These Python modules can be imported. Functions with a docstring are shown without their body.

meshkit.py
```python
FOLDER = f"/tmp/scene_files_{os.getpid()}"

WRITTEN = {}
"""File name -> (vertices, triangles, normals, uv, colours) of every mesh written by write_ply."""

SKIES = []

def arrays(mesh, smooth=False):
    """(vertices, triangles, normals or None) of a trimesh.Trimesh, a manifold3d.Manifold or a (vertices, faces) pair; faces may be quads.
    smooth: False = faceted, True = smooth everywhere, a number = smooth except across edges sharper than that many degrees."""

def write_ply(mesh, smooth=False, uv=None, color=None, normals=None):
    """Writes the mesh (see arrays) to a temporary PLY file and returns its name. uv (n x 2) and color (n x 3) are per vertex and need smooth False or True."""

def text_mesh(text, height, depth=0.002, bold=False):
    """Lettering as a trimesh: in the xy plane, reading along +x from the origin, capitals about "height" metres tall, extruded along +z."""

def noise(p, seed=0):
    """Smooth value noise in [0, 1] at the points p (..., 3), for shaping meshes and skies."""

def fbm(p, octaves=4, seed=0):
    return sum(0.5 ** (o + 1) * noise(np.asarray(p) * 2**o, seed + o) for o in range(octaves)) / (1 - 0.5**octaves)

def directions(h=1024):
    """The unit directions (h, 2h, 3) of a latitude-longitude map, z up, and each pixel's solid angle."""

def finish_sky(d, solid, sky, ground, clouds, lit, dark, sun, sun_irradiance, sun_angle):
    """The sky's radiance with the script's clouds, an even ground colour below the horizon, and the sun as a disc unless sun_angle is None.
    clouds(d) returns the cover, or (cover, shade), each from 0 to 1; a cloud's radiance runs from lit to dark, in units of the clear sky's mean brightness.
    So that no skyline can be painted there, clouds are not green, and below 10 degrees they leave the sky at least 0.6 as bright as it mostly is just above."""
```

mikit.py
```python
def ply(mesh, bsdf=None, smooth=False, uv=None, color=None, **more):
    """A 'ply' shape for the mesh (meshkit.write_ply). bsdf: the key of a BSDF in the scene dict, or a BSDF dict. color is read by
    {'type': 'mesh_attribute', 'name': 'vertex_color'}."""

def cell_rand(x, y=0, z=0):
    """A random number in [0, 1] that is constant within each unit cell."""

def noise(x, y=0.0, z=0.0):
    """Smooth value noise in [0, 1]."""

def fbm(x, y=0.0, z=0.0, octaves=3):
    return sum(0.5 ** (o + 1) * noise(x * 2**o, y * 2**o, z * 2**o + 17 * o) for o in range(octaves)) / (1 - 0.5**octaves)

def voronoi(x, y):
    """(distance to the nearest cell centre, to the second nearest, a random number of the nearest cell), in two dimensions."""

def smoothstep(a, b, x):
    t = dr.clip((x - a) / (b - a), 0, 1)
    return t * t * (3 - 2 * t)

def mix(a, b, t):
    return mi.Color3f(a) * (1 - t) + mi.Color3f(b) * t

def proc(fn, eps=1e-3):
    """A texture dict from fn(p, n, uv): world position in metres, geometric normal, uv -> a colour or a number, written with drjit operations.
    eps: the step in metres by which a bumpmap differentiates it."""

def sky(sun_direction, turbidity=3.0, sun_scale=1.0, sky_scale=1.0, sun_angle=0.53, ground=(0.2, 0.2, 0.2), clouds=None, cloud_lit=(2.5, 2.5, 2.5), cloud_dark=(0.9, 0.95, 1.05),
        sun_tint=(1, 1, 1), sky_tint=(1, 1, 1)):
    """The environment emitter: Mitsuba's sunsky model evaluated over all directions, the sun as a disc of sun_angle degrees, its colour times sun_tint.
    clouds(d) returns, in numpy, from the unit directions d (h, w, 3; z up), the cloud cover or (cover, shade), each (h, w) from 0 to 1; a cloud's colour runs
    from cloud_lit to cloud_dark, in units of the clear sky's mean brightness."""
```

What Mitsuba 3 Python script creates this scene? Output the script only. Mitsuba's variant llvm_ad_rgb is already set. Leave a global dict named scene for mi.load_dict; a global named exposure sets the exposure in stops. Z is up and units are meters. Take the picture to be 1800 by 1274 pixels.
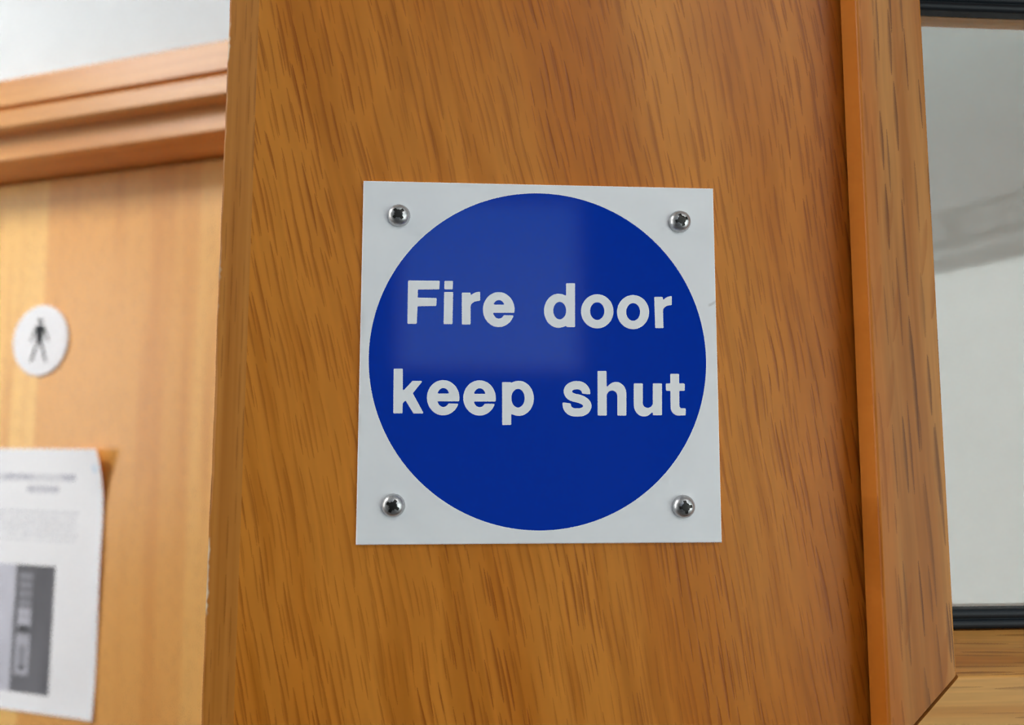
import math, random
import numpy as np, trimesh, drjit as dr, mitsuba as mi, mikit
import manifold3d as m3
from shapely.geometry import Polygon, Point, LineString, box as sbox
from shapely import affinity
from shapely.ops import unary_union
from mikit import noise, fbm, cell_rand, smoothstep, mix

random.seed(3)
T = mi.ScalarTransform4f
scene, labels = {}, {}
H0 = 1.66                      # height of the sign's centre above the floor

# ---------------------------------------------------------------- camera, light, exposure
exposure = 0.27
YAW, PITCH, ROLL = 0.06255, 0.09936, 0.0016
EYE = np.array([-0.02139, -0.21393, H0 - 0.02197])
fw = np.array([math.sin(YAW) * math.cos(PITCH), math.cos(YAW) * math.cos(PITCH), math.sin(PITCH)])
rt = np.array([math.cos(YAW), -math.sin(YAW), 0.0])
up = np.cross(rt, fw)
up = -rt * math.sin(ROLL) + up * math.cos(ROLL)
scene['camera'] = {
    'type': 'thinlens', 'fov': 2 * math.degrees(math.atan(900 / 1360)), 'fov_axis': 'x',
    'aperture_radius': 0.00118, 'focus_distance': 0.2155, 'near_clip': 0.02, 'far_clip': 50.0,
    'to_world': T().look_at(origin=EYE.tolist(), target=(EYE + fw).tolist(), up=up.tolist()),
}
LAMP_A = 13.5      # ceiling light in front of the toilet door
LAMP_B = 4.0     # ceiling light in the hall, behind the camera
LAMP_D = 6.0     # wall light on the far left end wall of the hall
DAY = 2.6         # frosted daylit window in the right-hand wall
DAY_BACK = 0.62    # high window behind the camera
LAMP_TINT = (1.0, 0.975, 0.94)

# ---------------------------------------------------------------- helpers
MM = 0.001
A0 = np.array([-0.41652, 0.67752, H0])          # a point on the toilet door's face
D = np.array([0.93312, -0.35957, 0.0])          # along that wall, to the right
N = np.array([-0.35957, -0.93312, 0.0])         # out of that wall, towards the hall


def lin(*c):
    c = np.array(c, float) / 255
    return [float(x) for x in np.where(c < 0.04045, c / 12.92, ((c + 0.055) / 1.055) ** 2.4)]


def numbered(key):
    if key not in scene:
        return key
    i = 1
    while f'{key}_{i:03d}' in scene:
        i += 1
    return f'{key}_{i:03d}'


def obj(key, mesh, bsdf, smooth=False, **more):
    key = numbered(key)
    scene[key] = mikit.ply(mesh, bsdf, smooth, **more)
    return key


def tag(key, label=None, cat=None, group=None, kind=None):
    e = labels.setdefault(key, {})
    for k, v in (('label', label), ('category', cat), ('group', group), ('kind', kind)):
        if v:
            e[k] = v


def mm(mesh):
    """millimetres about the sign's centre (x right, y into the door, z up) -> world"""
    v = np.asarray(mesh.vertices) * MM + np.array([0, 0, H0])
    return trimesh.Trimesh(v, mesh.faces, process=False)


def wl(mesh):
    """millimetres in the toilet wall's frame (s along, off out of the wall, z up) -> world"""
    v = np.asarray(mesh.vertices) * MM
    w = A0 + v[:, :1] * D + v[:, 1:2] * N + v[:, 2:] * np.array([0, 0, 1.0])
    f = np.asarray(mesh.faces)[:, ::-1]         # (s, off, z) is left-handed
    return trimesh.Trimesh(w, f, process=False)


def bx(x0, x1, y0, y1, z0, z1, r=0.0):
    """box, optionally with rounded edges"""
    if r <= 0:
        b = trimesh.creation.box((x1 - x0, y1 - y0, z1 - z0))
        b.apply_translation(((x0 + x1) / 2, (y0 + y1) / 2, (z0 + z1) / 2))
        return b
    pts = []
    s = trimesh.creation.icosphere(2, r).vertices
    for x in (x0 + r, x1 - r):
        for y in (y0 + r, y1 - r):
            for z in (z0 + r, z1 - r):
                pts.append(s + np.array([x, y, z]))
    return trimesh.convex.convex_hull(np.vstack(pts))


def cat(*ms):
    return trimesh.util.concatenate(ms)


def extr(poly, y_back, y_front):
    """polygon in (x, z) made solid between y_back and y_front (front = the smaller y)"""
    out = []
    for g in getattr(poly, 'geoms', [poly]):
        m = trimesh.creation.extrude_polygon(g, y_back - y_front, engine='earcut')
        v = m.vertices
        m.vertices = np.stack([v[:, 0], y_back - v[:, 2], v[:, 1]], 1)
        out.append(m)
    return cat(*out)


def extr_w(poly, off0, off1):
    """polygon in (s, z) made solid between off0 and off1 in the wall's frame"""
    out = []
    for g in getattr(poly, 'geoms', [poly]):
        m = trimesh.creation.extrude_polygon(g, off1 - off0, engine='earcut')
        v = m.vertices
        m.vertices = np.stack([v[:, 0], off0 + v[:, 2], v[:, 1]], 1)
        m.faces = m.faces[:, ::-1]
        out.append(m)
    return cat(*out)


def loft(rings, cap=True):
    """rings: list of (n, 3) closed outlines joined one after another"""
    n = len(rings[0])
    v = np.vstack(rings)
    f = []
    for k in range(len(rings) - 1):
        a, b = k * n, (k + 1) * n
        for i in range(n):
            j = (i + 1) % n
            f += [[a + i, a + j, b + j], [a + i, b + j, b + i]]
    m = trimesh.Trimesh(v, f, process=False)
    parts = [m]
    if cap:
        for r, flip in ((rings[0], True), (rings[-1], False)):
            c = r - r.mean(0)
            _, _, vt = np.linalg.svd(c)
            p2 = c @ vt[:2].T
            pv, pf = trimesh.creation.triangulate_polygon(Polygon(p2), engine='earcut')
            d2 = ((pv[:, None] - p2[None]) ** 2).sum(-1).argmin(1)
            parts.append(trimesh.Trimesh(r, d2[pf], process=False))
    m = cat(*parts)
    m.merge_vertices()
    trimesh.repair.fix_normals(m)
    return m


# ---------------------------------------------------------------- materials
def dashes(u, v, cw, cl, seed, dens, fat=1.0):
    """short tapering pores of wood: u across the grain, v along it (metres)"""
    col = dr.floor(u / cw)
    vv = v / cl + cell_rand(col, seed, 7) * 5.0
    row = dr.floor(vv)
    r1, r2, r3 = cell_rand(col, row, seed), cell_rand(col, row, seed + 1), cell_rand(col, row, seed + 2)
    hl = 0.18 + 0.30 * r2
    e = dr.clip(1.0 - dr.abs(vv - row - 0.5) / hl, 0, 1)
    cu = (col + 0.30 + 0.4 * r3) * cw
    hw = cw * fat * (0.09 + 0.13 * r2) * dr.sqrt(e)
    x = (u - cu) / dr.maximum(hw, 1e-7)                 # soft on the left, crisp on the right
    return dr.select((r1 < dens) & (e > 0), smoothstep(1.3, 0.6, x) * smoothstep(-1.9, 0.7, x) * (0.45 + 0.55 * cell_rand(col, row, seed + 3)), 0.0)


def veneer_uv(p):
    z = p.z - H0
    zz = 0.12 * dr.sin(z / 0.12)
    u = p.x + 0.19 * z - 0.55 * dr.clip(p.x, -0.09, 0.09) * zz + 0.006 * (noise(p.x * 14, z * 9, 3.0) - 0.5) + 0.0012 * noise(p.x * 60, z * 45, 9.0)
    return u, z


def veneer_pores(p):
    u, z = veneer_uv(p)
    patch = smoothstep(0.30, 0.62, fbm(u * 55, z * 16, 4.0))
    a = dashes(u, z, 0.0027, 0.0215, 11, 0.93, 0.86)
    b = dashes(u + 0.0011, z, 0.0022, 0.0150, 31, 0.78, 0.82)
    c = dashes(u + 0.0017, z, 0.0034, 0.0270, 41, 0.75, 0.9)
    return dr.maximum(dr.maximum(a, b * 0.75), c * 0.85) * (0.55 + 0.45 * patch)


def veneer(p, n, uv):
    u, z = veneer_uv(p)
    tone = fbm(u * 40, z * 5.0, 1.0)
    tone2 = noise(u * 240, z * 22, 5.0)
    fine = noise(u * 900, z * 60, 8.0)
    c = mix(lin(183, 103, 20), lin(202, 126, 43), smoothstep(0.25, 0.75, tone))
    c = mix(c, lin(164, 90, 10), 0.45 * smoothstep(0.5, 0.95, tone2))
    c = c * (0.94 + 0.12 * fine)
    return mix(c, lin(128, 55, 0), 0.78 * veneer_pores(p))


def lipping(p, n, uv):
    z = p.z - H0
    wob = p.x + p.y + 0.0015 * noise(z * 9, 2.0)
    g = noise(wob * 1500, z * 14, 2.0)
    g2 = noise(wob * 500, z * 8, 12.0)
    c = mix(lin(170, 100, 28), lin(198, 130, 55), 0.55 * g2 + 0.35 * g)
    c = mix(c, lin(130, 66, 8), 0.5 * dashes(wob, z, 0.0016, 0.016, 51, 0.35))
    # bare pale wood where the arris is knocked
    edge = smoothstep(-0.0880, -0.0888, p.x + 0.0006 * (noise(z * 900, p.y * 900, 1.0) - 0.5))
    chip = smoothstep(0.60, 0.72, fbm(z * 55, 4.0, 2.0)) * edge * smoothstep(0.0022, 0.0012, p.y)
    return mix(c, lin(226, 200, 168), 0.9 * chip)


def bead_grain(a, b, c0, c1, pore, seed):
    """a across, b along the grain"""
    w = a + 0.0018 * (noise(b * 22, a * 60, seed) - 0.5) + 0.03 * (b * 0)
    t = fbm(w * 260, b * 9, seed + 3.0)
    fine = noise(w * 1900, b * 70, seed + 5.0)
    c = mix(c0, c1, smoothstep(0.2, 0.8, t)) * (0.93 + 0.14 * fine)
    d = dr.maximum(dashes(w, b, 0.0036, 0.040, seed + 60, 0.85, 0.75), 0.9 * dashes(w + 0.0007, b, 0.0042, 0.022, seed + 80, 0.55, 0.62))
    return mix(c, pore, 0.92 * d)


def bead_upright(p, n, uv):
    c = bead_grain(p.x + 0.03 * (p.z - H0), p.z, lin(168, 100, 34), lin(190, 127, 60), lin(96, 46, 0), 3)
    z = p.z - H0
    # wide flakes of figure near the outer edge and the inner edge
    f = dashes(p.x - 0.13 * z, z, 0.0052, 0.022, 171, 0.35, 1.0)
    c = mix(c, lin(158, 84, 10), 0.6 * f)
    side = smoothstep(0.0965, 0.0935, p.x + 0.002 * noise(z * 30, 5.0))
    return mix(c, lin(190, 104, 22), 0.55 * side)


def bead_level(p, n, uv):
    return bead_grain(p.z + p.y * 0.6, p.x * 0.9, lin(186, 122, 50), lin(208, 152, 80), lin(150, 96, 36), 7)


def local(p):
    q = [p.x - A0[0], p.y - A0[1], p.z - A0[2]]
    return q[0] * D[0] + q[1] * D[1], q[0] * N[0] + q[1] * N[1], q[2]


def toilet_veneer(p, n, uv):
    s, off, z = local(p)
    ss = s + 0.004 * (noise(z * 6, 3.0) - 0.5)
    # the leaves of veneer differ in tone
    k = mi.Float(0.55)
    for x, t in ((-0.40, 0.75), (-0.26, 1.0), (-0.106, 0.30), (0.112, 0.62), (0.26, 0.35)):
        k = mix_f(k, t, smoothstep(x - 0.004, x + 0.004, ss))
    c = mix(lin(216, 146, 66), lin(236, 186, 106), k)
    g = fbm(ss * 60, z * 3.0, 2.0)
    c = mix(c, lin(206, 134, 58), 0.55 * smoothstep(0.45, 0.85, g))
    return mix(c, lin(170, 104, 40), 0.45 * dashes(ss + 0.12 * z, z, 0.0036, 0.02, 91, 0.6))


def mix_f(a, b, t):
    return a * (1 - t) + b * t


def frame_wood(p, n, uv):
    s, off, z = local(p)
    head = (z - 0.2875) > dr.maximum(s - 0.232, -0.540 - s)
    g = fbm(dr.select(head, s, z) * 5, dr.select(head, z, s) * 160, off * 160)
    return mix(lin(196, 130, 62), lin(215, 155, 88), smoothstep(0.25, 0.8, g))


def plate_white(p, n, uv):
    z = p.z - H0
    c = mix(lin(238, 239, 241), lin(233, 234, 237), noise(p.x * 90, z * 90, 2.0))
    # a hair-thin scuff by the right-hand edge and grime low on the left-hand edge
    line = dr.abs(z - 0.0170 + 0.0010 * noise(p.x * 500, 3.0) - 0.35 * (p.x - 0.0488))
    sc = smoothstep(0.0007, 0.0001, line) * smoothstep(0.0472, 0.0480, p.x) * smoothstep(0.0505, 0.0497, p.x)
    gr = smoothstep(0.55, 0.9, fbm(p.x * 300, z * 90, 8.0)) * smoothstep(-0.0475, -0.0495, p.x) * smoothstep(0.02, 0.0, z) * smoothstep(-0.03, -0.01, z)
    return mix(c, lin(150, 142, 132), dr.minimum(0.35 * sc + 0.35 * gr, 0.8))


def steel(p, n, uv):
    return mix(lin(168, 169, 170), lin(196, 197, 198), noise(p.x * 2500, p.y * 2500, p.z * 2500))


PAPER = (-203.0, 2.0, -322.5, -33.0)           # s0, s1, z0, z1 of the notice, mm


def paper_print(p, n, uv):
    """flat print: uv run over the sheet in metres, (0, 0) at its top right-hand corner, u to the left, v down"""
    u, v = uv.x, uv.y
    ink = mi.Float(0)

    def row(v0, h, u0, u1, word, seed, strength):
        w = dr.floor(u / word)
        letter = smoothstep(0.25, 0.75, noise(u * 1100, v * 900, seed)) * dr.select(cell_rand(w, seed) > 0.16, 1.0, 0.0)
        inside = dr.select((v > v0) & (v < v0 + h) & (u > u0) & (u < u1), 1.0, 0.0)
        return inside * (0.35 + 0.65 * letter) * strength

    ink = dr.maximum(ink, row(0.0290, 0.0062, 0.0430, 0.185, 0.0210, 3, 0.62))     # heading, two underlined lines
    ink = dr.maximum(ink, row(0.0362, 0.0009, 0.0430, 0.185, 1.0, 4, 0.55))
    ink = dr.maximum(ink, row(0.0425, 0.0062, 0.0660, 0.112, 0.0180, 5, 0.58))
    ink = dr.maximum(ink, row(0.0497, 0.0009, 0.0660, 0.112, 1.0, 6, 0.55))
    for k in range(6):
        ink = dr.maximum(ink, row(0.0700 + 0.0062 * k, 0.0030, 0.0345 + 0.003 * (k % 2), 0.178, 0.0105, 11 + k, 0.30 if k < 5 else 0.2))
    c = mix((0.86, 0.87, 0.90), lin(60, 64, 110), ink)
    tack = smoothstep(0.0062, 0.0040, dr.sqrt(dr.square(u - 0.0105) + dr.square(v - 0.0215)))
    return mix(c, lin(196, 216, 234), 0.6 * tack)


def picture_print(p, n, uv):
    """a dark monochrome photograph: x runs left from its right-hand edge, y down from its top (metres)"""
    x, y = uv.x, uv.y
    c = mi.Float(0.105) + 0.03 * noise(x * 60, y * 25, 2.0) + 0.035 * smoothstep(0.05, 0.10, y) * smoothstep(0.0, 0.03, x)
    # pale upright band left of the dark ground
    pale = smoothstep(0.0545, 0.0590, x)
    # the upright handle-like fitting
    dx = dr.abs(x - 0.0410)
    body = smoothstep(0.0108, 0.0085, dx)
    top = body * smoothstep(0.004, 0.012, y) * smoothstep(0.071, 0.066, y)
    low = smoothstep(0.0112, 0.0090, dx) * smoothstep(0.074, 0.078, y) * smoothstep(0.123, 0.117, y)
    hollow = smoothstep(0.0062, 0.0040, dx) * smoothstep(0.086, 0.090, y) * smoothstep(0.116, 0.112, y)
    rings = 0.65 + 0.35 * dr.sin(y * 640.0)
    c = c + top * (0.22 * smoothstep(0.045, 0.05, y) + 0.17 * rings) + low * 0.30 - hollow * 0.17
    spot = smoothstep(0.0035, 0.001, dr.abs(y - 0.0690)) * smoothstep(0.0075, 0.005, dx)
    spot2 = smoothstep(0.0025, 0.0008, dr.abs(y - 0.1125)) * smoothstep(0.005, 0.003, dx)
    c = dr.maximum(c - 0.3 * dr.maximum(spot, spot2), 0.025)
    c = mix_f(c, 0.62 - 0.12 * noise(x * 40, y * 30, 6.0), pale)
    return mi.Color3f(c * 0.97, c * 0.98, c * 1.12)


def plaster(p, n, uv):
    return mi.Color3f(0.72, 0.755, 0.775) * (0.97 + 0.05 * fbm(p.x * 30, p.y * 30, p.z * 30))


def vinyl(p, n, uv):
    return mix((0.07, 0.07, 0.075), (0.10, 0.10, 0.10), fbm(p.x * 90, p.y * 90, 1.0))


def P(base, rough, **k):
    b = mikit.proc(base) if callable(base) else {'type': 'rgb', 'value': list(base)}
    return {'type': 'twosided', 'bsdf': {'type': 'principled', 'base_color': b, 'roughness': rough, **k}}


def pore_height(p, n, uv):
    return -veneer_pores(p)


scene['m_veneer'] = {'type': 'twosided', 'bsdf': {'type': 'bumpmap', 'bsdf': {'type': 'principled', 'base_color': mikit.proc(veneer), 'roughness': 0.40, 'specular': 0.28},
                                                  'arbitrary': mikit.proc(pore_height, eps=1.5e-4), 'scale': 0.00003}}
scene['m_lipping'] = P(lipping, 0.40)
scene['m_bead_upright'] = P(bead_upright, 0.45, specular=0.3)
scene['m_bead_level'] = P(bead_level, 0.45, specular=0.3)
scene['m_toilet_veneer'] = P(toilet_veneer, 0.34)
scene['m_frame_wood'] = P(frame_wood, 0.36)
scene['m_plate'] = P(plate_white, 0.25)
scene['m_letter'] = P(lin(240, 241, 243), 0.25)
scene['m_blue'] = P((0.001, 0.034, 0.385), 0.07)
scene['m_steel'] = P(steel, 0.36, metallic=1.0)
scene['m_recess'] = P(lin(58, 58, 56), 0.45, metallic=0.9)
scene['m_seal'] = P(lin(22, 32, 40), 0.5, specular=0.3)
scene['m_paper'] = P(paper_print, 0.7)
scene['m_picture'] = P(picture_print, 0.6)
scene['m_disc_white'] = P((0.86, 0.87, 0.90), 0.55, specular=0.3)
scene['m_black'] = P(lin(14, 20, 26), 0.6, specular=0.3)
scene['m_plaster'] = P(plaster, 0.75)
scene['m_dark_paint'] = P((0.045, 0.047, 0.05), 0.6)
scene['m_vinyl'] = P(vinyl, 0.5)
scene['m_white_metal'] = P((0.8, 0.8, 0.8), 0.4)
scene['m_pane'] = {'type': 'thindielectric', 'int_ior': 1.5, 'specular_transmittance': {'type': 'rgb', 'value': [0.86, 1.0, 0.97]}}

# ---------------------------------------------------------------- the room
FLOOR, CEIL = -H0 * 1000, 905.0               # mm about the sign's centre
# the hall in plan: the toilet wall, an end wall left, the wall behind the camera, a wall right
SL, SR = -1900.0, 2400.0


def plan(s, off):
    q = A0 + D * s * MM + N * off * MM
    return q[0] * 1000, q[1] * 1000


WALL_OFF = 60.0                                 # the wall's face stands this far out of the toilet door's face
OP0, OP1, OPZ = -575.0, 262.0, 325.0            # opening in the toilet wall: s from, s to, top
wall = cat(bx(SL, OP0, WALL_OFF - 110, WALL_OFF, FLOOR, CEIL), bx(OP1, SR, WALL_OFF - 110, WALL_OFF, FLOOR, CEIL), bx(OP0, OP1, WALL_OFF - 110, WALL_OFF, OPZ, CEIL))
tag(obj('wall_left', wl(wall), 'm_plaster'), 'white painted wall around the wooden toilet door', 'wall', kind='structure')
YB = -2600.0
floor_poly = sbox(-2500, YB - 100, 2500, 2300)


def slab(z0, z1):
    m = trimesh.creation.extrude_polygon(floor_poly, z1 - z0, engine='earcut')
    m.apply_translation((0, 0, z0))
    return mm(m)


tag(obj('floor', slab(FLOOR - 60, FLOOR), 'm_vinyl'), 'grey vinyl floor of the hall', 'floor', kind='structure')
tag(obj('ceiling', slab(CEIL, CEIL + 60), 'm_plaster'), 'white ceiling of the hall', 'ceiling', kind='structure')
tag(obj('wall_end', mm(bx(-2500, -2400, YB, 2300, FLOOR, CEIL)), 'm_plaster'), 'white end wall on the far left of the hall', 'wall', kind='structure')
tag(obj('wall_recess', mm(bx(2400, 2500, YB, 2300, FLOOR, CEIL)), 'm_dark_paint'), 'dark grey wall of the recess beyond the right-hand wall', 'wall', kind='structure')
# the wall behind the camera with a high window
WX0, WX1, WZ0, WZ1 = -280.0, 430.0, 222.0, 892.0
back = cat(bx(-2500, WX0, YB - 100, YB, FLOOR, CEIL), bx(WX1, 2500, YB - 100, YB, FLOOR, CEIL), bx(WX0, WX1, YB - 100, YB, FLOOR, WZ0), bx(WX0, WX1, YB - 100, YB, WZ1, CEIL))
tag(obj('wall_back', mm(back), 'm_dark_paint'), 'dark grey wall behind the camera with a high window', 'wall', kind='structure')


def glow(r, g, b, k):
    return {'type': 'area', 'radiance': {'type': 'rgb', 'value': [r * k, g * k, b * k]}}


def frosted(x0, x1, y, z0, z1):
    return trimesh.Trimesh([[x0, y, z0], [x1, y, z0], [x1, y, z1], [x0, y, z1]], [[0, 2, 1], [0, 3, 2]], process=False)


tag('window_1', 'high frosted window with a white frame in the wall behind the camera', 'window', kind='structure')
fr = sbox(WX0, WZ0, WX1, WZ1).difference(sbox(WX0 + 40, WZ0 + 40, WX1 - 40, WZ1 - 40))
obj('window_1__frame', mm(extr(fr, YB - 30, YB - 80)), 'm_white_metal')
obj('window_1__pane', mm(frosted(WX0 + 38, WX1 - 38, YB - 55, WZ0 + 38, WZ1 - 38)), 'm_white_metal', emitter=glow(0.04, 0.40, 1.15, DAY_BACK))

# the right-hand wall, square to the toilet wall, with a wide frosted daylit window and a double curtain rail
RU = np.array([0.35957, 0.93312, 0.0])          # along it, towards the toilet wall
RM = np.array([0.93312, -0.35957, 0.0])         # into it
RW = 1700.0


def rw(mesh):
    v = np.asarray(mesh.vertices) * MM
    w = v[:, :1] * RU + v[:, 1:2] * RM + v[:, 2:] * np.array([0, 0, 1.0]) + np.array([0, 0, H0])
    m = trimesh.Trimesh(w, np.asarray(mesh.faces)[:, ::-1], process=False)
    return m


U0, U1, V0, V1 = -1800.0, -250.0, -800.0, 455.0
right = cat(bx(-1850, U0, RW, RW + 140, FLOOR, CEIL), bx(U1, 470, RW, RW + 140, FLOOR, CEIL), bx(U0, U1, RW, RW + 140, FLOOR, V0), bx(U0, U1, RW, RW + 140, V1, CEIL))
tag(obj('wall_right', rw(right), 'm_plaster'), 'white wall on the right of the hall with a wide window', 'wall', kind='structure')
tag('window_2', 'wide frosted daylit window in the right-hand wall of the hall', 'window', kind='structure')
fr = sbox(U0, V0, U1, V1).difference(unary_union([sbox(a, V0 + 36, b, V1 - 36) for a, b in ((U0 + 36, -1440), (-1400, -730), (-690, U1 - 36))]))
obj('window_2__frame', rw(extr(fr, RW + 110, RW + 55)), 'm_white_metal')
for a, b in ((U0 + 30, -1434), (-1406, -724), (-696, U1 - 30)):
    m = frosted(a, b, RW + 85, V0 + 30, V1 - 30)
    m.faces = m.faces[:, ::-1]
    obj('window_2__pane', rw(m), 'm_white_metal', emitter=glow(0.90, 1.0, 0.97, DAY))
tag('curtain_rail', 'dark double curtain rail above the wide window', 'curtain rail')
for zc in (468, 540):
    t = trimesh.creation.cylinder(9, U1 - U0 + 160, sections=20)
    t.apply_transform(trimesh.transformations.rotation_matrix(math.pi / 2, (0, 1, 0)))
    t.apply_translation(((U0 + U1) / 2, RW - 40, zc))
    obj('curtain_rail__rail', rw(t), 'm_black', 30)
for uu_ in (U0 - 40, (U0 + U1) / 2, U1 + 40):
    obj('curtain_rail__bracket', rw(bx(uu_ - 8, uu_ + 8, RW - 46, RW, 455, 552, 2)), 'm_black')


def ceiling_light(cx, cy, w, l, power, rot, label):
    k = numbered('ceiling_light') if 'ceiling_light__frame' not in scene else 'ceiling_light_001'
    tag(k, label, 'ceiling light')
    f = sbox(-w / 2 - 25, -l / 2 - 25, w / 2 + 25, l / 2 + 25).difference(sbox(-w / 2, -l / 2, w / 2, l / 2))
    m = trimesh.creation.extrude_polygon(f, 45, engine='earcut')
    d = bx(-w / 2, w / 2, -l / 2, l / 2, 8, 12)
    for q in (m, d):
        q.apply_transform(trimesh.transformations.rotation_matrix(rot, (0, 0, 1)))
        q.apply_translation((cx, cy, CEIL - 45))
    obj(k + '__frame', mm(m), 'm_white_metal')
    obj(k + '__diffuser', mm(d), 'm_white_metal', emitter={'type': 'area', 'radiance': {'type': 'rgb', 'value': [power * t for t in LAMP_TINT]}})


ceiling_light(*plan(-500, 900), 600, 600, LAMP_A, -0.37, 'square white ceiling light in front of the toilet door')
ceiling_light(520, -1300, 560, 900, LAMP_B, 0.0, 'long white ceiling light in the hall behind the camera')

tag('wall_light', 'tall white light on the far left end wall of the hall', 'wall light')
obj('wall_light__body', mm(bx(-2400, -2368, -370, 70, -320, 740, 6)), 'm_white_metal')
obj('wall_light__diffuser', mm(bx(-2368, -2362, -350, 50, -300, 720)), 'm_white_metal', emitter={'type': 'area', 'radiance': {'type': 'rgb', 'value': [LAMP_D * t for t in LAMP_TINT]}})

# ---------------------------------------------------------------- the toilet door, its frame and architrave
LIN_Z, TD0, TD1 = 287.5, -540.0, 232.0          # lining underside; door leaf between these s
tag('door_2', 'light oak veneered door with a round white sign and a paper notice', 'door', kind='structure')
obj('door_2__panel', wl(bx(TD0 + 3, TD1 - 3, -44, 0, FLOOR + 6, LIN_Z - 3, 1.0)), 'm_toilet_veneer')
# door lining: head and two jambs (rebated round the leaf)
tag('trim_1', 'light oak door lining around the toilet door', 'door frame', kind='structure')
obj('trim_1__head', wl(bx(OP0, OP1, -48, WALL_OFF + 1, LIN_Z, OPZ, 1.5)), 'm_frame_wood')
obj('trim_1__jamb', wl(bx(OP0, TD0, -48, WALL_OFF + 1, FLOOR, LIN_Z, 1.5)), 'm_frame_wood')
obj('trim_1__jamb', wl(bx(TD1, OP1, -48, WALL_OFF + 1, FLOOR, LIN_Z, 1.5)), 'm_frame_wood')
# architrave: moulded section (height above its lower edge, projection), mitred at the corners
ARCH = [(0, 0), (0, 17), (2.5, 20), (19.5, 20), (21.5, 18.5), (22.5, 14), (25, 14), (26.5, 20), (54.5, 20), (56.5, 18.5), (56.5, 0)]
AZ, AS0, AS1 = 314.0, TD0 - 26, TD1 + 26        # its inner edge lines


def arch_ring(fn):
    return np.array([fn(h, WALL_OFF + pr) for h, pr in ARCH], float)


tag('trim_2', 'light oak architrave with a moulded groove around the toilet door', 'architrave', kind='structure')
head = loft([arch_ring(lambda h, o: (AS0 - h, o, AZ + h)), arch_ring(lambda h, o: (AS1 + h, o, AZ + h))])
obj('trim_2__head', wl(head), 'm_frame_wood')
for sgn, s_in in ((-1, AS0), (1, AS1)):
    leg = loft([arch_ring(lambda h, o: (s_in + sgn * h, o, FLOOR)), arch_ring(lambda h, o: (s_in + sgn * h, o, AZ + h))])
    obj('trim_2__side', wl(leg), 'm_frame_wood')

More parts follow.
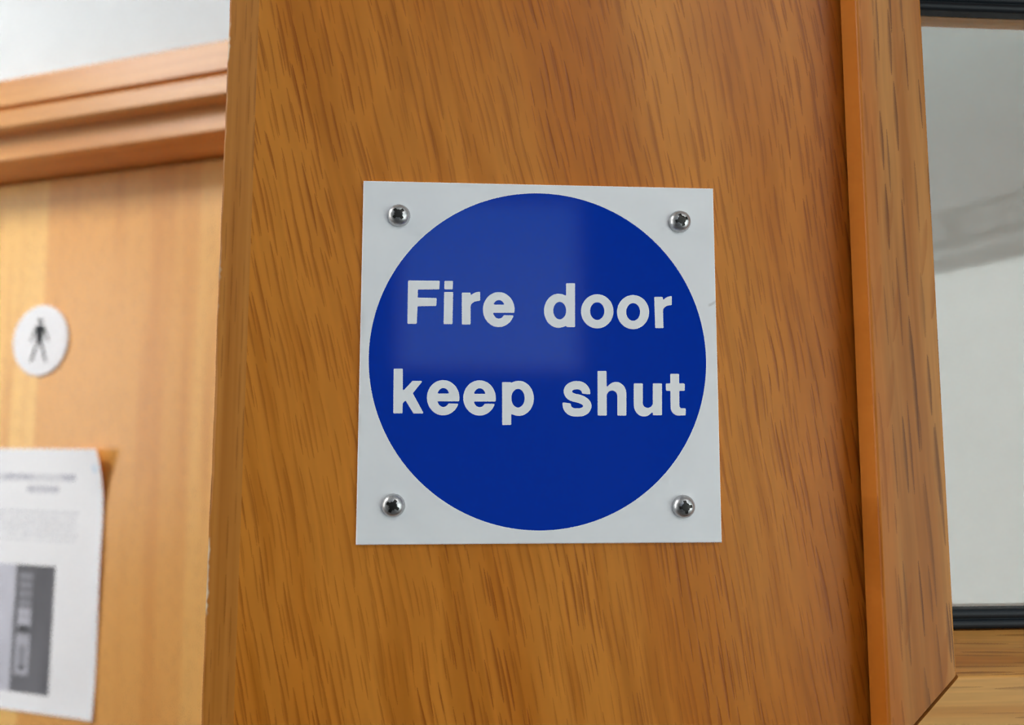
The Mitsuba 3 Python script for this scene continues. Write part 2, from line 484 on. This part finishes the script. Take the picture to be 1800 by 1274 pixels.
# round toilet sign
tag('toilet_sign', 'round white toilet sign with a black standing man on the oak door', 'sign')
DC = (-103.5, 92.0)
ring = []
for r_, o_ in ((0, 0.2), (41.6, 0.2), (41.8, 1.2), (41.0, 2.6), (39.2, 3.2), (0, 3.2)):
    ring.append((r_, o_))
lathe = trimesh.creation.revolve(np.array(ring), sections=72)
v = lathe.vertices
lathe.vertices = np.stack([DC[0] + v[:, 0], v[:, 2], DC[1] + v[:, 1]], 1)
lathe.faces = lathe.faces[:, ::-1]
ld = wl(lathe)
trimesh.repair.fix_normals(ld)
obj('toilet_sign__disc', ld, 'm_disc_white', 25)
fig = [Point(0, 22.0).buffer(3.4, 12)]
fig.append(Polygon([(-5.5, 16.0), (5.5, 16.0), (3.4, -3), (-3.4, -3)]).buffer(0.8, 4))
for s_ in (-1, 1):
    fig.append(LineString([(s_ * 5.5, 14.5), (s_ * 13.0, -1)]).buffer(1.2, 6))
    fig.append(LineString([(s_ * 2.0, -2), (s_ * 11.0, -25)]).buffer(1.6, 6))
fig = affinity.translate(unary_union(fig), DC[0], DC[1] + 1)
obj('toilet_sign__pictogram', wl(extr_w(fig, 3.2, 3.35)), 'm_black')
tag('toilet_sign__pictogram', 'black figure of a man')
for s_ in (-1, 1):
    cap = trimesh.creation.icosphere(2, 2.4)
    cap.apply_scale((1, 0.45, 1))
    cap.apply_translation((DC[0] + s_ * 34, 3.2, DC[1] - 1))
    obj('toilet_sign__screw_cap', wl(cap), 'm_white_metal', True)

# paper notice, its top right-hand corner curling off the door
s0, s1, z0, z1 = PAPER
nu, nv = 49, 61
us, vs = np.linspace(s0, s1, nu), np.linspace(z1, z0, nv)
S, Z = np.meshgrid(us, vs)


def lift(S, Z):
    corner = np.clip(((S - s1) + 52 + (Z - z1) + 38) / 90.0, 0, 1) * (S > s1 - 90)
    right = np.clip((S - (s1 - 30)) / 30.0, 0, 1)
    bottom = np.clip(((z0 + 30) - Z) / 30.0, 0, 1)
    return 0.8 + 15.0 * corner ** 2.2 + 2.2 * right ** 2 * (0.6 + 0.4 * np.sin(Z / 34.0)) + 1.2 * bottom ** 2


L = lift(S, Z)
front = np.stack([S, L + 0.12, Z], -1).reshape(-1, 3)
rear = np.stack([S, L, Z], -1).reshape(-1, 3)
f = []
for i in range(nv - 1):
    for j in range(nu - 1):
        a = i * nu + j
        f += [[a, a + nu, a + nu + 1], [a, a + nu + 1, a + 1]]
f = np.array(f)
n0 = nu * nv
edge = [i for i in range(nu)] + [k * nu + nu - 1 for k in range(1, nv)] + [(nv - 1) * nu + j for j in range(nu - 2, -1, -1)] + [k * nu for k in range(nv - 2, 0, -1)]
ef = []
for a, b in zip(edge, edge[1:] + edge[:1]):
    ef += [[a, b, b + n0], [a, b + n0, a + n0]]
sheet = trimesh.Trimesh(np.vstack([front, rear]), np.vstack([f, f[:, ::-1] + n0, np.array(ef)]), process=False)
uvp = np.stack([(s1 - sheet.vertices[:, 0]) * MM, (z1 - sheet.vertices[:, 2]) * MM], 1)
tag('paper_notice', 'white paper notice with a heading and a dark picture stuck on the oak door', 'notice')
obj('paper_notice__sheet', wl(sheet), 'm_paper', False, uv=uvp)
ps0, ps1, pz0, pz1 = -190.0, -62.0, -303.0, -164.0
pm = []
gx, gz = np.linspace(ps0, ps1, 17), np.linspace(pz0, pz1, 17)
GX, GZ = np.meshgrid(gx, gz)
GL = lift(GX, GZ)
pv = np.vstack([np.stack([GX, GL + 0.20, GZ], -1).reshape(-1, 3), np.stack([GX, GL + 0.13, GZ], -1).reshape(-1, 3)])
pf = []
for i in range(16):
    for j in range(16):
        a = i * 17 + j
        pf += [[a, a + 1, a + 18], [a, a + 18, a + 17]]
pf = np.array(pf)
pic = trimesh.Trimesh(pv, np.vstack([pf, pf[:, ::-1] + 289]), process=False)
puv = np.stack([(ps1 - pv[:, 0]) * MM, (pz1 - pv[:, 2]) * MM], 1)
obj('paper_notice__picture', wl(pic), 'm_picture', False, uv=puv)
tag('paper_notice__picture', 'dark printed picture of an upright handle')

# ---------------------------------------------------------------- the fire door (open, standing off the wall)
DX0, DX1, DZ0, DZ1, THK = -88.9, 745.0, FLOOR + 5, 352.0, 44.0
GXI0, GXI1, GZI0, GZI1 = 109.3, 212.0, -84.2, 129.8      # inner edges of the beads' faces
BW, BP, SPL, GY = 19.3, 10.0, 5.4, 18.0                  # bead width, projection, splay, depth of the glass
tag('door_1', 'open oak veneered fire door with a glazed vision panel and blue sign', 'door', kind='structure')
hx = 6.5 - BW
hole = sbox(GXI0 + hx, GZI0 + hx, GXI1 - hx, GZI1 - hx)
panel = sbox(DX0 + 8.4, DZ0, DX1, DZ1).difference(hole)
obj('door_1__panel', mm(extr(panel, THK, 0.0)), 'm_veneer')
# lipping along the closing edge, its arris slightly worn
zz = np.linspace(DZ0, DZ1, 1400)
rng = np.random.default_rng(5)
import meshkit
zp = np.stack([zz / 6.0, zz * 0, zz * 0], 1)
w1 = (meshkit.fbm(zp, 4, 1) - 0.5) * 0.9
w2 = np.clip(meshkit.noise(zp * 0.33, 5) - 0.62, 0, 1) * 2.2
rings = []
x1 = DX0 + 8.4
for k, z in enumerate(zz):
    a = 0.55 + 0.45 * w1[k] + w2[k]
    e = DX0 + 0.18 * w1[k]
    rings.append(np.array([(x1, 0, z), (e + a, 0, z), (e + 0.22 * a, 0.3 * a, z), (e, a, z), (DX0, THK - 1, z), (DX0 + 1, THK, z), (x1, THK, z)]))
obj('door_1__lipping', mm(loft(rings)), 'm_lipping')
tag('door_1__lipping', 'straight-grained oak lipping along the closing edge, with knocked pale chips')

# glazing beads, mitred; section in (w across from the outer edge, y depth)
sec = Polygon([(2.4, 0.5), (2.4, -1.0), (0, -1.0), (0, -BP), (BW, -BP), (BW + SPL, GY), (6.5, GY), (6.5, 0.5)])
sec = sec.buffer(-0.3, 6).buffer(0.3, 6).intersection(sec.buffer(-0.9, 6).buffer(0.9, 6).union(sbox(-1, -3, 8, 1)))
sec = np.array(sec.exterior.coords)[:-1]
OX0, OX1, OZ0, OZ1 = GXI0 - BW, GXI1 + BW, GZI0 - BW, GZI1 + BW
GAP = 0.60


def bead(side, sec):
    w, y = sec[:, 0], sec[:, 1]
    g = GAP
    if side in ('left', 'right'):
        x = OX0 + w if side == 'left' else OX1 - w
        r = [np.stack([x, y, OZ0 + w + g], 1), np.stack([x, y, OZ1 - w - g], 1)]
    else:
        z = OZ0 + w if side == 'low' else OZ1 - w
        r = [np.stack([OX0 + w + g, y, z], 1), np.stack([OX1 - w - g, y, z], 1)]
    return mm(loft(r))


def far_bead():
    q = Polygon([(6.5, THK), (19.3 + 6.5 - 4.2, THK), (BW + 10.3 - 0.6, GY + 7), (6.5, GY + 7)])
    return np.array(q.exterior.coords)[:-1]


for side in ('left', 'right', 'low', 'top'):
    obj('door_1__glazing_bead', bead(side, sec), 'm_bead_upright' if side in ('left', 'right') else 'm_bead_level', 40)
for side in ('left', 'right', 'low', 'top'):
    obj('door_1__rear_glazing_bead', bead(side, far_bead()), 'm_bead_upright' if side in ('left', 'right') else 'm_bead_level')
# seal strips round the glass: two soft ribs
lobes = unary_union([sbox(0, GY, 5.9, GY + 3.2), Point(1.45, GY).buffer(1.45, 8), Point(4.45, GY).buffer(1.45, 8)])
lobes = np.array(affinity.translate(lobes.buffer(0.15).buffer(-0.15), BW + SPL, 0.6).exterior.coords)[:-1]
for side in ('left', 'right', 'low', 'top'):
    obj('door_1__glazing_seal', bead(side, lobes), 'm_seal', 30)
tag('door_1__glazing_seal', 'dark blue-black glazing seal')
gy = GY + 4.2
i0 = SPL - 0.5
obj('door_1__pane', mm(trimesh.Trimesh([[GXI0 + i0, gy, GZI0 + i0], [GXI1 - i0, gy, GZI0 + i0], [GXI1 - i0, gy, GZI1 - i0], [GXI0 + i0, gy, GZI1 - i0]], [[0, 1, 2], [0, 2, 3]])), 'm_pane')
tag('door_1__pane', 'clear glass of the vision panel')
for z in (-1400, -650, 120):
    kn = trimesh.creation.cylinder(6, 100, sections=20)
    kn.apply_translation((DX1 + 4, THK + 5, z))
    obj('door_1__hinge', mm(kn), 'm_steel', 30)

# return of wall and jamb that the fire door hangs on
tag(obj('wall_return', mm(bx(792, 900, -25, 262, FLOOR, CEIL)), 'm_plaster'), 'short white return of wall behind the hinges of the fire door', 'wall', kind='structure')
tag(obj('trim_3', mm(bx(756, 792, -30, 120, FLOOR, 360, 1.5)), 'm_frame_wood'), 'oak door jamb carrying the hinges of the fire door', 'door frame', kind='structure')

# ---------------------------------------------------------------- the sign
tag('fire_door_sign', 'square white sign with blue disc reading Fire door keep shut', 'sign')
fy0 = -0.05
PT = 1.6                                       # plate thickness
pl = sbox(-49.8, -50, 49.8, 50)
rs = []
for inset, y in ((0, fy0), (0, -PT + 0.25), (0.25, -PT)):
    c = np.array([(-49.8 + inset, -50 + inset), (49.8 - inset, -50 + inset), (49.8 - inset, 50 - inset), (-49.8 + inset, 50 - inset)])
    rs.append(np.stack([c[:, 0], np.full(4, y), c[:, 1]], 1))
obj('fire_door_sign__plate', mm(loft(rs)), 'm_plate')
tag('fire_door_sign__plate', 'square white plastic plate')


def unproject(px, py, y):
    """photograph pixel -> (x, z) in mm on the plane y (used to take measurements only)"""
    r = fw + rt * (px - 900) / 1360 - up * (py - 637) / 1360
    e = (EYE - np.array([0, 0, H0])) * 1000
    t = (y - e[1]) / r[1]
    q = e + r * t
    return q[0], q[2]


YF = -PT
dc = [unproject(*q, YF) for q in ((648, 637), (1241, 633), (946, 340), (944, 932))]
DCX, DCZ = (dc[0][0] + dc[1][0]) / 2, (dc[2][1] + dc[3][1]) / 2
DR = ((dc[1][0] - dc[0][0]) + (dc[2][1] - dc[3][1])) / 4
obj('fire_door_sign__disc', mm(extr(Point(DCX, DCZ).buffer(DR, 48), YF, YF - 0.06)), 'm_blue')
tag('fire_door_sign__disc', 'glossy blue disc')


def ell(cx, cy, rx, ry):
    return affinity.scale(Point(cx, cy).buffer(1, 32), rx, ry)


def bxz(x0, y0, x1, y1):
    return sbox(min(x0, x1), min(y0, y1), max(x0, x1), max(y0, y1))


def letter_e(cx, cy, rx, ry, icx, itop, ibot, irx, b0, b1, c1):
    ring = ell(cx, cy, rx, ry).difference(ell(icx, (itop + ibot) / 2, irx, (ibot - itop) / 2))
    bar = bxz(cx - rx * 0.8, b0, cx + rx, b1).intersection(ell(cx, cy, rx, ry))
    return ring.union(bar).difference(Polygon([(icx, b1), (cx + rx + 30, b1), (cx + rx + 30, c1 + 4), (icx + irx * 0.75, c1), (icx, c1)]))


def letter_r(x0, x1, xb0, xb1, top, bot, ax, atop, abot, bend):
    stem = Polygon([(x0, top), (x1, top), (xb1, bot), (xb0, bot)])
    t = np.linspace(0, 1, 14)
    outer = [((1 - q) ** 2 * (x1 - 4) + 2 * q * (1 - q) * (x1 + 30) + q * q * ax, (1 - q) ** 2 * (top + 58) + 2 * q * (1 - q) * (atop + 2) + q * q * atop) for q in t]
    inner = [((1 - q) ** 2 * ax + 2 * q * (1 - q) * (x1 + 8) + q * q * (x1), (1 - q) ** 2 * abot + 2 * q * (1 - q) * (abot + 2) + q * q * bend) for q in t]
    return stem.union(Polygon(outer + inner + [(x0 + 20, bend), (x0 + 20, top + 58)]).buffer(0))


def stroke(pts, w):
    pts = np.array(pts, float)
    from scipy.interpolate import splprep, splev
    tck, _ = splprep(pts.T, s=0, k=3)
    c = np.stack(splev(np.linspace(0, 1, 80), tck), 1)
    return LineString(c).buffer(w, cap_style=2, join_style=1)


Z1, Z2, Z3, Z4 = (690, 480, 230 / 1800), (940, 480, 260 / 1800), (680, 640, 270 / 1800), (970, 640, 250 / 1800)
glyphs = []
glyphs.append((Z1, Polygon([(213, 103), (650, 105), (644, 224), (350, 228), (346, 338), (608, 344), (602, 454), (344, 458), (334, 700), (204, 700)])))
glyphs.append((Z1, unary_union([Polygon([(714, 108), (832, 108), (828, 224), (711, 224)]), Polygon([(710, 260), (834, 260), (830, 480), (824, 702), (702, 702), (706, 480)])])))
glyphs.append((Z1, letter_r(953, 1074, 953, 1074, 268, 708, 1206, 256, 382, 462)))
glyphs.append((Z1, letter_e(1461, 502, 218, 241, 1463, 370, 626, 88, 434, 546, 577)))
glyphs.append((Z2, ell(290, 457, 178, 208).difference(ell(303, 455, 78, 106)).union(Polygon([(380, 122), (490, 122), (490, 656), (384, 656)])).difference(ell(303, 455, 78, 106).intersection(bxz(0, 0, 384, 800)))))
glyphs.append((Z2, ell(760, 463, 198, 208).difference(ell(760, 460, 86, 107))))
glyphs.append((Z2, ell(1196, 472, 196, 208).difference(ell(1197, 470, 84, 107))))
glyphs.append((Z2, letter_r(1453, 1558, 1465, 1566, 286, 666, 1668, 276, 386, 462)))
glyphs.append((Z3, Polygon([(80, 54), (188, 54), (187, 318), (300, 197), (421, 197), (305, 342), (433, 579), (312, 580), (217, 425), (187, 462), (183, 578), (75, 578)])))
for cx, cy in ((660, 394), (1086, 396)):
    glyphs.append((Z3, letter_e(cx, cy, 191, 207, cx + 2, cy - 113, cy + 108, 76, cy - 49, cy + 42, cy + 66)))
glyphs.append((Z3, ell(1545, 400, 178, 206).difference(ell(1537, 398, 77, 109)).union(Polygon([(1350, 210), (1456, 210), (1458, 712), (1352, 714)])).difference(ell(1537, 398, 77, 109).intersection(bxz(1458, 0, 1800, 800)))))
glyphs.append((Z4, stroke([(432, 376), (420, 316), (372, 274), (318, 264), (245, 280), (202, 335), (228, 395), (320, 430), (410, 466), (450, 520), (424, 580), (322, 609), (228, 588), (192, 535), (190, 488)], 53)))
hh = unary_union([Polygon([(578, 84), (692, 84), (696, 648), (580, 648)]), ell(812, 372, 132, 150).intersection(bxz(640, 200, 960, 380)), bxz(826, 372, 944, 648)]).difference(
    unary_union([ell(762, 400, 66, 68), bxz(697, 400, 828, 660)]))
glyphs.append((Z4, hh))
uu = unary_union([bxz(1036, 240, 1152, 520), bxz(1278, 240, 1394, 644), ell(1166, 508, 130, 152).intersection(bxz(1000, 500, 1300, 700))]).difference(
    unary_union([ell(1214, 485, 64, 64), bxz(1152, 200, 1277, 485)]))
glyphs.append((Z4, uu))
tt = unary_union([Polygon([(1497, 118), (1611, 118), (1614, 545), (1503, 545)]), Polygon([(1442, 240), (1682, 240), (1682, 334), (1445, 334)]),
                  ell(1606, 540, 103, 108).intersection(bxz(1480, 535, 1625, 660)), bxz(1600, 554, 1694, 645)])
glyphs.append((Z4, tt))
for (zx, zy, k), g in glyphs:
    out = []
    g = g.buffer(0)
    for q in getattr(g, 'geoms', [g]):
        def conv(ring):
            return [unproject(zx + a * k, zy + b * k, YF - 0.07) for a, b in ring.coords]
        out.append(Polygon(conv(q.exterior), [conv(r) for r in q.interiors]))
    g = unary_union(out).buffer(0)
    g = g.buffer(-0.22, 6).buffer(0.44, 6).buffer(-0.22, 6).simplify(0.008)
    obj('fire_door_sign__letter', mm(extr(g, YF - 0.06, YF - 0.11)), 'm_letter')
tag('fire_door_sign__letter', 'white letter on the blue disc')

# pan-head screws with a cross recess
def screw_mesh(rot):
    R, Hh = 3.15, 2.6
    t = np.linspace(0, 1, 12)
    prof = [(0, -0.4), (R, -0.4), (R, 0.25)] + [(R * math.cos(a) ** 0.72, 0.25 + (Hh - 0.25) * math.sin(a)) for a in t[1:-1] * math.pi / 2] + [(0, Hh)]
    head = m3.CrossSection([prof]).revolve(64)
    cut = []
    for a in range(2):
        b = m3.Manifold.cube((3.6, 0.85, 2.4), True).translate((0, 0, Hh - 0.15))
        cut.append(b.rotate((0, 0, 90 * a + rot)))
    cut.append(m3.Manifold.cylinder(1.9, 0.45, 1.25, 24).translate((0, 0, Hh - 1.75)))
    for a in range(2):
        cut.append(m3.Manifold.cube((2.4, 0.24, 1.2), True).translate((0, 0, Hh)).rotate((0, 0, 90 * a + rot + 45)))
    c = cut[0]
    for q in cut[1:]:
        c = c + q
    out = []
    for q in (head - c, (head ^ c).translate((0, 0, -0.45)) - m3.Manifold.cube((9, 9, 2), True).translate((0, 0, -1.2))):
        msh = q.to_mesh()
        m = trimesh.Trimesh(msh.vert_properties[:, :3], msh.tri_verts)
        v = m.vertices
        m.vertices = np.stack([v[:, 0], -v[:, 2], v[:, 1]], 1)   # head towards -y
        out.append(m)
    return out


for (px, py), rot in zip(((701, 378), (1196, 388), (691, 889), (1203, 890)), (40, 18, 62, 8)):
    x, z = unproject(px, py, -2.6)
    m, core = screw_mesh(rot)
    for q in (m, core):
        q.apply_translation((x, -PT, z))
    k = obj('fire_door_sign__screw', mm(m), 'm_steel', 35)
    tag(k, 'pan-head steel screw')
    obj(k + '__recess', mm(core), 'm_recess')
    tag(k + '__recess', 'dark cross recess')
